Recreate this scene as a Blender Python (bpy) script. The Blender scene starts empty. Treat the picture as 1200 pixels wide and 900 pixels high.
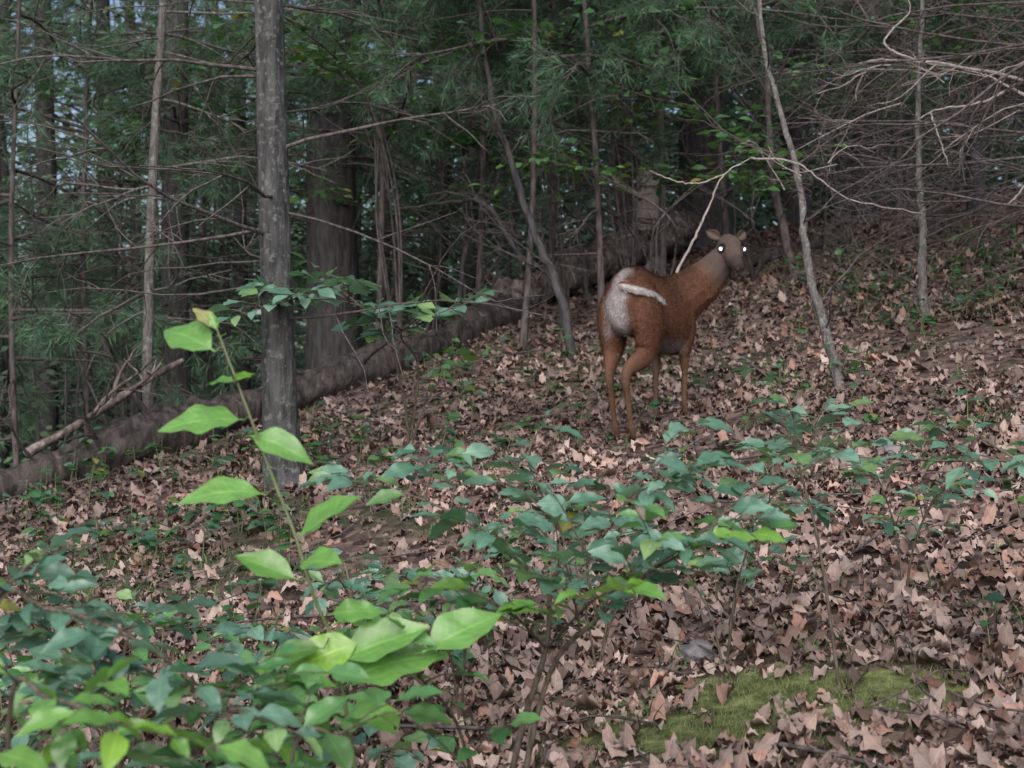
import bpy, math, random, bmesh
import numpy as np
from mathutils import Vector, Matrix
random.seed(7); rng=np.random.default_rng(11)
U=rng.uniform
sc=bpy.context.scene
sc.view_settings.view_transform='Standard'; sc.view_settings.look='None'; sc.view_settings.exposure=0
COL=sc.collection

# ------------------------------------------------------------------ terrain
def sp(v,k): return np.logaddexp(0,v/k)*k
def H(x,y):
    x=np.asarray(x,float); y=np.asarray(y,float)
    xe=12*np.tanh(x/12.0)
    ye=y-sp(y-17,1.0)*0.8
    z=-0.497+0.18*xe+0.2*ye
    s=y-(13.9+1.36*x)
    drop=6*(1-np.exp(-sp(s,0.5)*0.30/6))
    z=z-drop
    z=np.where(s<3, sp(z,0.18), z)
    z=z-0.11*np.exp(-((x-1.15)**2+(y-8.9)**2)/(2*0.7**2))
    z=z+0.03*np.sin(1.9*x+0.7*y+1)*np.sin(1.3*y-0.8*x)+0.015*np.sin(5.1*x+2)*np.sin(4.3*y+x)
    return z
def Hs(x,y): return float(H(x,y))
CAMZ=1.5
def S(u,v,d):   # image pixel coordinates + estimated distance from the camera -> world position
    return np.array([(u-600)/1650*d, d, CAMZ+(450-v)/1650*d])
def ground_at(u,d): 
    x=(u-600)/1650*d
    return np.array([x,d,Hs(x,d)])

# ------------------------------------------------------------------ mesh helpers
def fast_mesh(name,V,F,mat,col=None,uv=None,smooth=True,parent=None):
    V=np.asarray(V,np.float32); F=np.asarray(F,np.int32)
    me=bpy.data.meshes.new(name); n,k=F.shape
    me.vertices.add(len(V)); me.vertices.foreach_set('co',V.ravel())
    me.loops.add(n*k); me.loops.foreach_set('vertex_index',F.ravel())
    me.polygons.add(n); me.polygons.foreach_set('loop_start',np.arange(0,n*k,k,dtype=np.int32))
    me.polygons.foreach_set('loop_total',np.full(n,k,np.int32))
    me.polygons.foreach_set('use_smooth',np.full(n,smooth))
    me.update(calc_edges=True)
    if col is not None:
        a=me.color_attributes.new('Col','FLOAT_COLOR','POINT')
        c=np.ones((len(V),4),np.float32); c[:,:col.shape[1]]=col; a.data.foreach_set('color',c.ravel())
    if uv is not None:
        a=me.attributes.new('luv','FLOAT_VECTOR','POINT')
        c=np.zeros((len(V),3),np.float32); c[:,:2]=uv; a.data.foreach_set('vector',c.ravel())
    me.materials.append(mat)
    ob=bpy.data.objects.new(name,me); COL.objects.link(ob)
    if parent: ob.parent=parent
    return ob
def empty(name,loc=(0,0,0)):
    e=bpy.data.objects.new(name,None); e.location=loc; COL.objects.link(e); return e
def cr(P,n):
    P=[np.asarray(p,float) for p in P]
    if len(P)==2: return np.array([P[0]+(P[1]-P[0])*t for t in np.linspace(0,1,n)])
    Q=[2*P[0]-P[1]]+P+[2*P[-1]-P[-2]]; out=[]
    m=len(P)-1
    for t in np.linspace(0,m-1e-6,n):
        i=int(t); f=t-i; a,b,c,d=Q[i:i+4]
        out.append(0.5*((2*b)+(-a+c)*f+(2*a-5*b+4*c-d)*f*f+(-a+3*b-3*c+d)*f**3))
    return np.array(out)
def unit(v): 
    v=np.asarray(v,float); return v/(np.linalg.norm(v,axis=-1,keepdims=True)+1e-9)
class Tubes:
    def __init__(s): s.V=[];s.F=[];s.n=0
    def add(s,P,R,sides=5,rough=0.0):
        P=np.asarray(P,float); m=len(P); R=np.broadcast_to(R,(m,)) if np.ndim(R)==0 else np.asarray(R)
        T=unit(np.gradient(P,axis=0)); ref=np.array([0.13,0.31,0.94]) if abs(T[:,2]).mean()<0.8 else np.array([1,0.1,0.])
        A=unit(np.cross(T,ref)); B=np.cross(A,T)
        th=np.linspace(0,2*np.pi,sides,endpoint=False)
        rr=R[:,None]*(1+(rough*rng.normal(size=(m,sides)) if rough else 0))
        V=P[:,None,:]+rr[...,None]*(np.cos(th)[None,:,None]*A[:,None,:]+np.sin(th)[None,:,None]*B[:,None,:])
        i=np.arange(m-1)[:,None]*sides; j=np.arange(sides)[None,:]; j2=(j+1)%sides
        F=np.stack([i+j,i+j2,i+sides+j2,i+sides+j],-1).reshape(-1,4)+s.n
        s.V.append(V.reshape(-1,3)); s.F.append(F); s.n+=m*sides
    def obj(s,name,mat,parent=None):
        if not s.V: return None
        return fast_mesh(name,np.concatenate(s.V),np.concatenate(s.F),mat,parent=parent)
def leaf_template(nl,nw,prof,fold=0.25,curl=0.3,wave=0.0,pet=0.12):
    t=np.linspace(0,1,nl+1); s=np.linspace(-1,1,nw+1)
    w=np.array([0.014 if a<pet*0.9 else max(prof((a-pet)/(1-pet)),0.004) for a in t])
    TT,SS=np.meshgrid(t,s,indexing='ij')
    X=TT.copy(); Y=SS*w[:,None]
    Z=np.abs(Y)*fold-curl*TT**2*0.5+wave*np.sin(TT*17+SS*2)*np.abs(Y)
    X=X-0.12*curl*TT**2
    V=np.stack([X,Y,Z],-1).reshape(-1,3); uv=np.stack([TT,SS],-1).reshape(-1,2)
    i=np.arange(nl)[:,None]*(nw+1); j=np.arange(nw)[None,:]
    F=np.stack([i+j,i+nw+1+j,i+nw+2+j,i+j+1],-1).reshape(-1,4)
    return V,F,uv
def basis(D,N):
    X=unit(D); Y=unit(np.cross(N,X)); Z=np.cross(X,Y)
    return np.stack([X,Y,Z],-1)
def scatter(tmpls,pos,R,scale,col):
    N=len(pos); pick=rng.integers(0,len(tmpls),N); oV=[];oF=[];oC=[];oU=[];n=0
    scale=np.asarray(scale)
    for k,(V,F,uv) in enumerate(tmpls):
        m=np.where(pick==k)[0]
        if len(m)==0: continue
        W=np.einsum('nij,vj->nvi',R[m],V)*scale[m][:,None,None]+pos[m][:,None,:]
        oV.append(W.reshape(-1,3)); nv=len(V)
        oF.append((F[None]+(np.arange(len(m))*nv)[:,None,None]+n).reshape(-1,4)); n+=nv*len(m)
        oC.append(np.repeat(col[m],nv,0)); oU.append(np.tile(uv,(len(m),1)))
    return np.concatenate(oV),np.concatenate(oF),np.concatenate(oC),np.concatenate(oU)

# ------------------------------------------------------------------ materials
def newmat(name):
    m=bpy.data.materials.new(name); m.use_nodes=True; nt=m.node_tree
    b=nt.nodes['Principled BSDF']; return m,nt,b
def N(nt,t,**k):
    n=nt.nodes.new(t)
    for a,v in k.items(): setattr(n,a,v)
    return n
def ramp(nt,src,stops):
    r=N(nt,'ShaderNodeValToRGB'); e=r.color_ramp.elements
    while len(e)<len(stops): e.new(0.5)
    for i,(p,c) in enumerate(stops): e[i].position=p; e[i].color=(*c,1)
    nt.links.new(src,r.inputs[0]); return r.outputs[0]
def noise(nt,scale,detail=4,vec=None,rough=0.6):
    n=N(nt,'ShaderNodeTexNoise'); n.inputs['Scale'].default_value=scale; n.inputs['Detail'].default_value=detail; n.inputs['Roughness'].default_value=rough
    if vec: nt.links.new(vec,n.inputs['Vector'])
    return n.outputs['Fac']
def mix(nt,a,b,f,mode='MIX'):
    m=N(nt,'ShaderNodeMix',data_type='RGBA',blend_type=mode)
    for s,i in ((f,0),(a,6),(b,7)):
        if isinstance(s,(int,float)): m.inputs[i].default_value=s
        elif isinstance(s,tuple): m.inputs[i].default_value=(*s,1)
        else: nt.links.new(s,m.inputs[i])
    return m.outputs[2]
def bump(nt,b,h,st,dist=0.02):
    n=N(nt,'ShaderNodeBump'); n.inputs['Strength'].default_value=st; n.inputs['Distance'].default_value=dist
    nt.links.new(h,n.inputs['Height']); nt.links.new(n.outputs[0],b.inputs['Normal'])
def objvec(nt,scale=(1,1,1)):
    g=N(nt,'ShaderNodeTexCoord'); m=N(nt,'ShaderNodeMapping'); m.inputs['Scale'].default_value=scale
    nt.links.new(g.outputs['Object'],m.inputs[0]); return m.outputs[0]
def leafmat(name,rough=0.4,trans=0.4,spec=0.5,tint=(1.0,1.15,0.55)):
    m,nt,b=newmat(name); at=N(nt,'ShaderNodeAttribute',attribute_name='Col'); c=at.outputs['Color']
    nz=noise(nt,22,1); c=mix(nt,c,ramp(nt,nz,[(0.3,(0.65,0.65,0.65)),(0.7,(1,1,1))]),0.7,'MULTIPLY')
    l=N(nt,'ShaderNodeAttribute',attribute_name='luv'); s=N(nt,'ShaderNodeSeparateXYZ'); nt.links.new(l.outputs['Vector'],s.inputs[0])
    def M(op,a,b_=None):
        q=N(nt,'ShaderNodeMath',operation=op)
        for i,v in enumerate((a,b_)):
            if v is None: continue
            if isinstance(v,(int,float)): q.inputs[i].default_value=v
            else: nt.links.new(v,q.inputs[i])
        return q.outputs[0]
    ab=M('ABSOLUTE',s.outputs[1]); mid=M('LESS_THAN',ab,0.06)
    fr=M('FRACT',M('MULTIPLY',M('SUBTRACT',s.outputs[0],M('MULTIPLY',ab,0.16)),10.0)); vn=M('LESS_THAN',fr,0.10)
    v=M('MAXIMUM',mid,M('MULTIPLY',vn,0.6))
    c=mix(nt,c,mix(nt,c,(1.5,1.45,1.4),1.0,'MULTIPLY'),M('MULTIPLY',v,0.7))
    nt.links.new(c,b.inputs['Base Color']); b.inputs['Roughness'].default_value=rough; b.inputs['Specular IOR Level'].default_value=spec
    if trans>0:
        t=N(nt,'ShaderNodeBsdfTranslucent'); nt.links.new(mix(nt,c,tint,1.0,'MULTIPLY'),t.inputs[0])
        x=N(nt,'ShaderNodeMixShader'); x.inputs[0].default_value=trans
        nt.links.new(b.outputs[0],x.inputs[1]); nt.links.new(t.outputs[0],x.inputs[2]); nt.links.new(x.outputs[0],nt.nodes['Material Output'].inputs[0])
    return m
def simplemat(name,trans):
    m,nt,b=newmat(name); nt.nodes.remove(b); at=N(nt,'ShaderNodeAttribute',attribute_name='Col'); d=N(nt,'ShaderNodeBsdfDiffuse'); t=N(nt,'ShaderNodeBsdfTranslucent'); x=N(nt,'ShaderNodeMixShader'); x.inputs[0].default_value=trans
    nt.links.new(at.outputs['Color'],d.inputs[0]); nt.links.new(at.outputs['Color'],t.inputs[0]); nt.links.new(d.outputs[0],x.inputs[1]); nt.links.new(t.outputs[0],x.inputs[2]); nt.links.new(x.outputs[0],nt.nodes['Material Output'].inputs[0]); return m
M_leaf=leafmat('green_leaf',0.30,0.30,0.75); M_bgleaf=simplemat('far_foliage',0.25)
M_litter=leafmat('dry_leaf',0.55,0,0.40)
M_needle=simplemat('pine_needles',0.2)
def barkmat(name,c1,c2,c3,lich=0.55,sz=1.0,ls=16,b_=True):
    m,nt,b=newmat(name); v=objvec(nt,(14*sz,14*sz,3.0*sz)); n1=noise(nt,1.6,3 if b_ else 1,v)
    c=ramp(nt,n1,[(0.35,c1),(0.62,c2)])
    if b_:
        v2=objvec(nt); n2=noise(nt,ls,4,v2,0.75)
        c=mix(nt,c,c3,ramp(nt,n2,[(lich,(0,0,0)),(lich+0.10,(.75,.75,.75))]))
        bump(nt,b,n1,0.9,0.03)
    nt.links.new(c,b.inputs['Base Color']); b.inputs['Roughness'].default_value=0.9; b.inputs['Specular IOR Level'].default_value=.2; return m
M_bark=barkmat('pine_bark',(0.028,0.029,0.031),(0.078,0.077,0.079),(0.145,0.16,0.15),0.53,1,24)
M_barkd=barkmat('dark_bark',(0.030,0.029,0.032),(0.070,0.065,0.067),(0.11,0.12,0.11),0.62)
M_barkf=barkmat('far_bark',(0.035,0.034,0.038),(0.085,0.082,0.083),(0,0,0),b_=False)  # far bark lighter and bluer, haze put into its colour
M_pale=barkmat('pale_bark',(0.07,0.066,0.064),(0.14,0.13,0.125),(0.23,0.24,0.22),0.53,2,30)
M_dead=barkmat('dead_twig',(0.045,0.040,0.040),(0.11,0.093,0.092),(0,0,0),sz=2,b_=False)
M_deadp=barkmat('bleached_twig',(0.20,0.175,0.165),(0.34,0.30,0.285),(0.42,0.39,0.37),0.6,2)
M_log=barkmat('rotting_log',(0.018,0.016,0.016),(0.065,0.055,0.052),(0.16,0.14,0.13),0.60,0.8,9)
M_log2=barkmat('rotting_wood',(0.035,0.029,0.028),(0.13,0.105,0.096),(0.27,0.23,0.215),0.53,1.2,9)
M_stem=barkmat('shrub_stem',(0.055,0.045,0.036),(0.12,0.10,0.08),(0,0,0),sz=4,b_=False)
m,nt,b=newmat('green_stem'); nt.links.new(ramp(nt,noise(nt,30,1),[(0.3,(0.09,0.11,0.045)),(0.7,(0.16,0.18,0.09))]),b.inputs['Base Color']); b.inputs['Roughness'].default_value=0.5; M_gstem=m
m,nt,b=newmat('grey_rock'); v=objvec(nt); n1=noise(nt,9,5,v,0.7); nt.links.new(ramp(nt,n1,[(0.35,(0.09,0.08,0.085)),(0.6,(0.20,0.185,0.195))]),b.inputs['Base Color']); b.inputs['Roughness'].default_value=0.9; bump(nt,b,n1,0.8,0.03); M_rock=m
m,nt,b=newmat('forest_floor'); v=objvec(nt)
vo=N(nt,'ShaderNodeTexVoronoi'); vo.inputs['Scale'].default_value=18; nt.links.new(v,vo.inputs['Vector'])
sx=N(nt,'ShaderNodeSeparateColor'); nt.links.new(vo.outputs['Color'],sx.inputs[0])
c=ramp(nt,sx.outputs[0],[(0.0,(0.05,0.034,0.031)),(0.5,(0.12,0.084,0.074)),(1.0,(0.22,0.16,0.14))])
n2=noise(nt,0.9,4,v); c=mix(nt,c,(0.05,0.07,0.035),ramp(nt,n2,[(0.52,(0,0,0)),(0.64,(0.8,0.8,0.8))]))
at=N(nt,'ShaderNodeAttribute',attribute_name='Col'); s=N(nt,'ShaderNodeSeparateColor'); nt.links.new(at.outputs['Color'],s.inputs[0])
n3=noise(nt,14,5,v); mm=N(nt,'ShaderNodeMath',operation='MULTIPLY_ADD'); nt.links.new(n3,mm.inputs[0]); mm.inputs[1].default_value=1.6
sub=N(nt,'ShaderNodeMath',operation='SUBTRACT'); nt.links.new(s.outputs[0],sub.inputs[0]); sub.inputs[1].default_value=0.95; nt.links.new(sub.outputs[0],mm.inputs[2])
mc=ramp(nt,n3,[(0.35,(0.09,0.105,0.04)),(0.65,(0.21,0.24,0.10))])
c=mix(nt,c,mc,ramp(nt,mm.outputs[0],[(0.35,(0,0,0)),(0.6,(1,1,1))]))
c=mix(nt,c,ramp(nt,n3,[(0.3,(0.5,0.5,0.5)),(0.7,(1,1,1))]),1.0,'MULTIPLY')
nt.links.new(c,b.inputs['Base Color']); b.inputs['Roughness'].default_value=0.95; b.inputs['Specular IOR Level'].default_value=.1; bump(nt,b,n3,0.8,0.03); M_floor=m

# ------------------------------------------------------------------ ground sheet
def moss(x,y):
    g=lambda cx,cy,sx,sy:np.exp(-(((x-cx)/sx)**2+((y-cy)/sy)**2))
    f=1.2*g(0.66,4.3,0.5,0.32)+0.8*g(1.2,4.2,0.3,0.18)+0.45*g(0.1,4.0,0.5,0.2)+0.5*g(-1.3,4.9,0.8,0.4)+0.5*g(-2.2,6.5,1.2,0.9)
    return np.clip(f*(0.85+0.35*np.sin(9*x+3*y)*np.sin(11*y-4*x)),0,1)
tx=np.linspace(-1,1,321); gx=2.2*np.sinh(tx*4.9); ty=np.linspace(-0.62,1,361); gy=5+2.2*np.sinh(ty*5.3)
X,Y=np.meshgrid(gx,gy,indexing='xy'); Z=H(X,Y)
nx,ny=len(gx),len(gy); i=np.arange(ny-1)[:,None]*nx; j=np.arange(nx-1)[None,:]
F=np.stack([i+j,i+j+1,i+nx+j+1,i+nx+j],-1).reshape(-1,4)
mo=moss(X,Y).ravel()
fast_mesh('ground',np.stack([X,Y,Z],-1).reshape(-1,3),F,M_floor,col=np.stack([mo,mo,mo],-1))

# ------------------------------------------------------------------ leaf litter
def lobed(t): return 0.25*math.sin(math.pi*t**0.85)**0.6*(1+0.24*math.cos(t*24))
def oval(t): return 0.27*math.sin(math.pi*min(t,1)**0.9)**0.65
LT=[leaf_template(8,2,lobed,0.5,0.9,0.7),leaf_template(7,2,oval,-0.5,-0.7,0.7),leaf_template(7,2,oval,0.7,1.1,0.6),
    leaf_template(7,2,oval,-0.4,-1.0,0.9),leaf_template(6,2,oval,0.15,0.3,0.6),leaf_template(7,2,oval,1.4,0.5,0.4)]
def litter(n,y0,y1,pw,smin,smax,lift):
    y=y0+(y1-y0)*U(0,1,n)**pw; x=U(-0.47,0.47,n)*(y+1.6)*1.0
    k=(U(0,1,n)>moss(x,y)*0.9)&(U(0,1,n)>0.6*(np.sin(x*1.7+3)*np.sin(y*1.3+x)>0.45)); x,y=x[k],y[k]; n=len(x)
    e=0.05; gxn=(H(x+e,y)-H(x-e,y))/(2*e); gyn=(H(x,y+e)-H(x,y-e))/(2*e)
    nrm=unit(np.stack([-gxn,-gyn,np.ones(n)],-1)+rng.normal(0,0.27,(n,3)))
    a=U(0,2*np.pi,n); D=np.stack([np.cos(a),np.sin(a),np.zeros(n)],-1); D=D-nrm*np.sum(D*nrm,-1,keepdims=True)
    pos=np.stack([x,y,H(x,y)+U(0.0,lift,n)],-1)
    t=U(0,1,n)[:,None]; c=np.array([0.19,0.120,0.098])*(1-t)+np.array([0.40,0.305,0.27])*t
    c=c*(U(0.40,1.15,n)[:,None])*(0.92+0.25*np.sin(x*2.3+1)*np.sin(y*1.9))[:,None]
    c=c*(1.12-np.clip((y-5)/18,0,.5))[:,None]  # shade put into the leaf colour: darker with distance
    pk=U(0,1,n)>0.95; c[pk]=c[pk]*1.15+0.05
    rd=U(0,1,n)>0.88; c[rd]=c[rd]*np.array([1.0,.80,.72])
    return pos,basis(D,nrm),smin+(smax-smin)*U(0,1,n)**1.7,c
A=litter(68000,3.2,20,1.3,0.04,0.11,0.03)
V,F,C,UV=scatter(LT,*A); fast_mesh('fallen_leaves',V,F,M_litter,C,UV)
tb=Tubes()
for q in range(520):
    y=U(3.5,15); x=U(-0.45,0.45)*(y+1); L=U(0.1,0.6) if q%9 else U(0.6,1.3); a=U(0,6.28)
    pts=[]
    for t in np.linspace(0,1,5):
        xx=x+math.cos(a)*L*(t-.5)+rng.normal(0,0.02); yy=y+math.sin(a)*L*(t-.5)+rng.normal(0,.02); pts.append((xx,yy,Hs(xx,yy)+0.03+U(0,0.03)))
    tb.add(cr(pts,9),np.linspace(0.002+L*0.005,0.0015,9),5)
tb.obj('fallen_twigs',M_dead)
def grass(name,cl,per,h,mat,c0,c1):
    n=len(cl)*per; base=np.repeat(np.array(cl),per,0)+rng.normal(0,0.05,(n,2))
    z=H(base[:,0],base[:,1]); a=U(0,6.28,n); lean=U(0.1,0.9,n)
    D=np.stack([np.cos(a)*lean,np.sin(a)*lean,np.ones(n)],-1); Nn=np.stack([-np.cos(a),-np.sin(a),lean],-1)
    T=leaf_template(3,1,lambda t:0.035*(1-t)**0.6,0,0.9,0,0.0)
    t=U(0,1,n)[:,None]; col=np.array(c0)*(1-t)+np.array(c1)*t
    V,F,C,UV=scatter([T],np.stack([base[:,0],base[:,1],z],-1),basis(D,Nn),U(h*0.5,h*1.2,n),col)
    return fast_mesh(name,V,F,mat,C,UV)
cl=[]
while len(cl)<2800:
    x=U(-3,3); y=U(3.4,8)
    if U(0,1)<moss(x,y)**1.2*(.5+.5*math.sin(13*x+2)*math.sin(15*y)): cl.append((x,y))
grass('moss_and_grass',cl,9,0.03,M_needle,(0.10,0.12,0.045),(0.24,0.28,0.13))
cl=[(U(-0.5,0.42)*(y+1),y) for y in U(4.2,15,330)]
grass('grass_tufts',cl,14,0.11,M_needle,(0.05,0.09,0.04),(0.13,0.21,0.09))

# ------------------------------------------------------------------ leafy plants
def ovate(t): return 0.27*math.sin(math.pi*t**0.78)**0.95*(1-0.1*t)
def ovate2(t): return 0.23*math.sin(math.pi*t**0.82)**1.0
GL=[leaf_template(14,4,ovate,0.28,0.35,0.10,.1),leaf_template(14,4,ovate,0.12,0.6,0.15,.1),leaf_template(14,4,ovate2,0.38,0.2,0.12,.1),leaf_template(14,4,ovate2,0.2,0.85,0.1,.1)]
GS=[leaf_template(5,2,ovate,0.3,0.35),leaf_template(5,2,ovate,0.1,0.7),leaf_template(6,2,lambda t:0.42*math.sin(math.pi*t**.8)**.7*(1+.25*math.cos(t*15)),0.15,0.4)]
TEAL=((0.085,0.20,0.135),(0.21,0.37,0.28)); LIME=((0.12,0.28,0.06),(0.20,0.40,0.10)); MID=((0.075,0.21,0.07),(0.16,0.34,0.12)); SMID=((0.05,0.14,0.055),(0.11,0.24,0.10)); STEAL=((0.05,0.13,0.085),(0.13,0.25,0.18))  # TEAL kept pale: leaf sheen put into the colour
class Leaves:
    def __init__(s): s.p=[];s.d=[];s.n=[];s.s=[];s.c=[]
    def add(s,p,d,n,L,c): s.p.append(p);s.d.append(d);s.n.append(n);s.s.append(L);s.c.append(c)
    def obj(s,name,T,mat,parent=None):
        V,F,C,UV=scatter(T,np.array(s.p),basis(np.array(s.d),np.array(s.n)),np.array(s.s),np.array(s.c)); return fast_mesh(name,V,F,mat,C,UV,parent=parent)
def pcol(pal,yellow=0.04):
    t=U(0,1); c=np.array(pal[0])*(1-t)+np.array(pal[1])*t
    if U(0,1)<.15: c=c*.6
    if U(0,1)<.14: c=c*np.array([1.2,1.1,.6])
    if U(0,1)<yellow: c=np.array([0.30,0.30,0.09])
    return c
def twig_leaves(tb,lv,P,r0,spacing,L,pal,start=0.25,flat=0.42,sub=0,sublen=0.3,tipr=0.0012,yellow=0.012,sides=6):
    n=max(6,int(len(P)*5)); Q=cr(P,n); tb.add(Q,np.linspace(r0,tipr,n),sides)
    seg=np.linalg.norm(np.diff(Q,axis=0),axis=1); cum=np.r_[0,np.cumsum(seg)]; tot=cum[-1]; s=tot*start; side=1
    while s<tot:
        p=np.array([np.interp(s,cum,Q[:,k]) for k in range(3)]); p2=np.array([np.interp(min(s+0.01,tot),cum,Q[:,k]) for k in range(3)])
        p1=np.array([np.interp(max(s-0.01,0),cum,Q[:,k]) for k in range(3)]); T=unit(p2-p1)
        lat=np.cross(T,[0,0,1]); 
        if np.linalg.norm(lat)<0.35: a=U(0,6.28); lat=np.array([math.cos(a),math.sin(a),0])
        lat=unit(lat)*side; d=unit(lat*0.85+T*U(0.3,0.8)+np.array([0,0,U(-0.25,0.25)])); side=-side
        if sub>0 and U(0,1)<0.6:
            l=sublen*U(0.5,1.1)*(1.15-s/tot)
            e=p+d*l+np.array([0,0,U(-0.05,0.3)*l]); m_=(p+e)/2+np.array([0,0,0.08*l])
            twig_leaves(tb,lv,[p,m_,e],r0*0.45,spacing*0.9,L,pal,0.2,flat,sub-1,sublen*0.5,tipr,yellow,4)
        else:
            lv.add(p,d,unit(np.array([rng.normal(0,flat),rng.normal(-0.2,flat),1.0])),U(L*0.5,L*1.2),pcol(pal,yellow))
        s+=spacing*U(0.6,1.4)
    lv.add(Q[-1],unit(Q[-1]-Q[-2]),unit(np.array([rng.normal(0,flat),rng.normal(-.2,flat),1.0])),L*U(0.6,1.1),pcol(pal,yellow))
def plant(name,stems,T,stemmat=None,extra=None):
    e=empty(name); tb=Tubes(); lv=Leaves()
    for s in stems: twig_leaves(tb,lv,**s)
    if extra: extra(tb,lv)
    tb.obj('stems',stemmat or M_stem,e); lv.obj('leaves',T,M_leaf,e); return e
def root(u,d,dx=0,dy=0):
    x=(u-600)/1650*d+dx; y=d+dy; return np.array([x,y,Hs(x,y)-0.02])
def exA(tb,lv):
    d=3.0
    L=[((255,388),(230,352),(0.36,0.36,0.15)),((252,412),(190,370),None),((276,447),(240,440),None),((276,447),(299,434),None),
       ((287,492),(183,480),None),((290,510),(358,518),None),((312,580),(212,556),None),((345,634),(418,575),None),
       ((350,680),(275,646),None),((352,660),(395,650),None),((425,752),(330,778),None),((392,775),(500,728),None),((495,765),(580,712),None),
       ((400,800),(505,745),None),((380,830),(300,800),None),((395,850),(450,818),None),((385,720),(445,706),None),((380,760),(310,757),None)]
    for b_,t_,c in L:
        p=S(*b_,d+U(-.03,.03)); q=S(*t_,d+U(-.12,0.06)); v=q-p; l=np.linalg.norm(v)
        k=int(np.argmin(np.linalg.norm(QA-p,axis=1))); tb.add(np.array([QA[k],(QA[k]+p)/2+[0,0,.004],p]),[.0022,.0018,.0015],5)
        lv.add(p,unit(v),unit(np.array([U(-.45,.45),U(-.95,-.45),0.85])),l*U(1.0,1.12),np.array(c) if c else pcol(((0.12,0.28,0.06),(0.18,0.38,0.10)),0))
stemA=[root(455,3.05),S(400,800,3.03),S(368,700,3.0),S(345,625,3.0),S(318,555,3.0),S(290,480,3.0),S(255,388,3.0)]
QA=cr(stemA,60)
plant('sapling',[dict(P=stemA,r0=0.0058,tipr=.0022,spacing=9,L=0.05,pal=LIME,start=0.99)],GL,M_gstem,exA)
B=[]
def st(P,r,L=0.10,pal=TEAL,spg=0.050,start=0.3,sub=2,sl=0.38,**k): B.append(dict(P=P,r0=r,spacing=spg,L=L,pal=pal,start=start,sub=sub,sublen=sl,**k))
base=root(575,3.55)
st([base,S(610,860,3.55),S(640,760,3.5),S(645,690,3.5),S(660,630,3.55),S(610,575,3.6),S(560,560,3.7)],0.010,start=0.55)
st([root(590,3.5),S(640,800,3.5),S(700,725,3.4),S(760,670,3.4),S(850,600,3.5),S(905,545,3.6)],0.009,start=0.5)
st([S(700,725,3.4),S(690,650,3.5),S(740,580,3.6),S(780,520,3.8)],0.005,start=0.2)
st([S(645,690,3.5),S(560,620,3.4),S(480,580,3.5),S(410,570,3.7)],0.005,start=0.2)
st([S(660,630,3.55),S(620,540,3.7),S(640,490,3.8)],0.004,start=0.3,sub=1,sl=.2)
st([S(760,670,3.4),S(820,640,3.3),S(900,620,3.4)],0.004,start=0.1,pal=MID,sub=1)
st([S(850,600,3.5),S(930,560,3.6),S(990,500,3.8)],0.004,start=0.1,sub=1)
st([base,S(540,860,3.3),S(490,790,3.1),S(470,740,3.0)],0.006,start=0.4,pal=MID,sub=1)
st([S(640,760,3.5),S(600,720,3.3),S(540,690,3.2),S(480,690,3.2)],0.004,start=0.2,pal=MID,sub=1)
st([S(640,760,3.5),S(700,700,3.2),S(740,690,3.1)],0.004,start=0.3,pal=LIME,sub=1,sl=.2)
plant('shrub',B,GL)
B=[]
st([root(-60,2.9),S(-20,740,2.9),S(60,715,2.8),S(160,750,2.7),S(250,815,2.6),S(350,860,2.5)],0.008,start=0.15,sl=.28)
st([root(20,2.5),S(10,850,2.4),S(60,820,2.3),S(150,850,2.2),S(260,880,2.2)],0.006,start=0.1,pal=LIME,L=.10,sub=1)
st([root(120,2.8),S(140,860,2.8),S(120,790,2.9),S(60,740,3.0)],0.006,start=0.2)
st([root(260,2.8),S(250,880,2.8),S(240,830,2.8),S(330,800,2.7)],0.006,start=0.2,pal=MID)
st([root(330,2.6),S(340,900,2.6),S(400,860,2.6),S(440,840,2.5)],0.005,start=0.2,pal=MID,sub=1)
plant('shrub',B,GL)
def bush(u,d,h,spread,n=4,pal=TEAL,L=.095,sl=.24,name='shrub',sub=1,start=.35):
    global B
    B=[]; g=root(u,d)
    for k in range(n):
        a=U(0,6.28); v_=np.array([math.cos(a),math.sin(a)*.7,0])*spread*U(.5,1.1); hh=h*U(.75,1.1)
        st([g,g+v_*.15+[0,0,hh*.5],g+v_*.55+[0,0,hh*.92],g+v_+[0,0,hh*U(.8,1.02)]],.005,start=start,pal=pal,L=L,sub=sub,sl=sl)
    plant(name,B,GL)
for (u,d,h,s_) in ((140,4.3,.60,.5),(290,4.3,.56,.5),(30,4.6,.60,.5),(400,4.4,.50,.45),(90,3.4,.62,.45),(230,3.4,.56,.45),(-20,3.5,.62,.4),(360,3.5,.48,.4)):
    bush(u,d,h,s_,3,TEAL if U(0,1)<.7 else MID)
for (u,d,h,s_,p_) in ((-10,2.6,.72,.33,MID),(110,2.7,.68,.35,TEAL),(220,2.7,.62,.35,TEAL),(330,2.8,.55,.35,MID),(440,2.9,.50,.3,MID)):
    bush(u,d,h,s_,4,p_,start=.5)
for (u,d,h,s_) in ((540,4.5,.60,.5),(700,4.8,.60,.5),(850,4.6,.62,.55),(430,4.9,.5,.5)):
    bush(u,d,h,s_,3,TEAL)
for (u,d,h,s_) in ((1060,5.0,.52,.5),):
    bush(u,d,h,s_,3,TEAL)
B=[]
rt=root(1290,4.2)
st([rt,S(1270,600,4.2),S(1200,545,4.2),S(1100,540,4.1),S(1000,535,4.0),S(900,520,4.0)],0.007,start=0.4,sub=1,sl=.28)
st([root(985,4.3),S(960,640,4.4),S(935,540,4.4),S(925,470,4.4),S(880,425,4.4)],0.006,start=0.5,sub=1,sl=.3)
st([S(935,540,4.4),S(970,490,4.4),S(1010,470,4.5)],0.004,start=0.2,sub=1,sl=.2)
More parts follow.
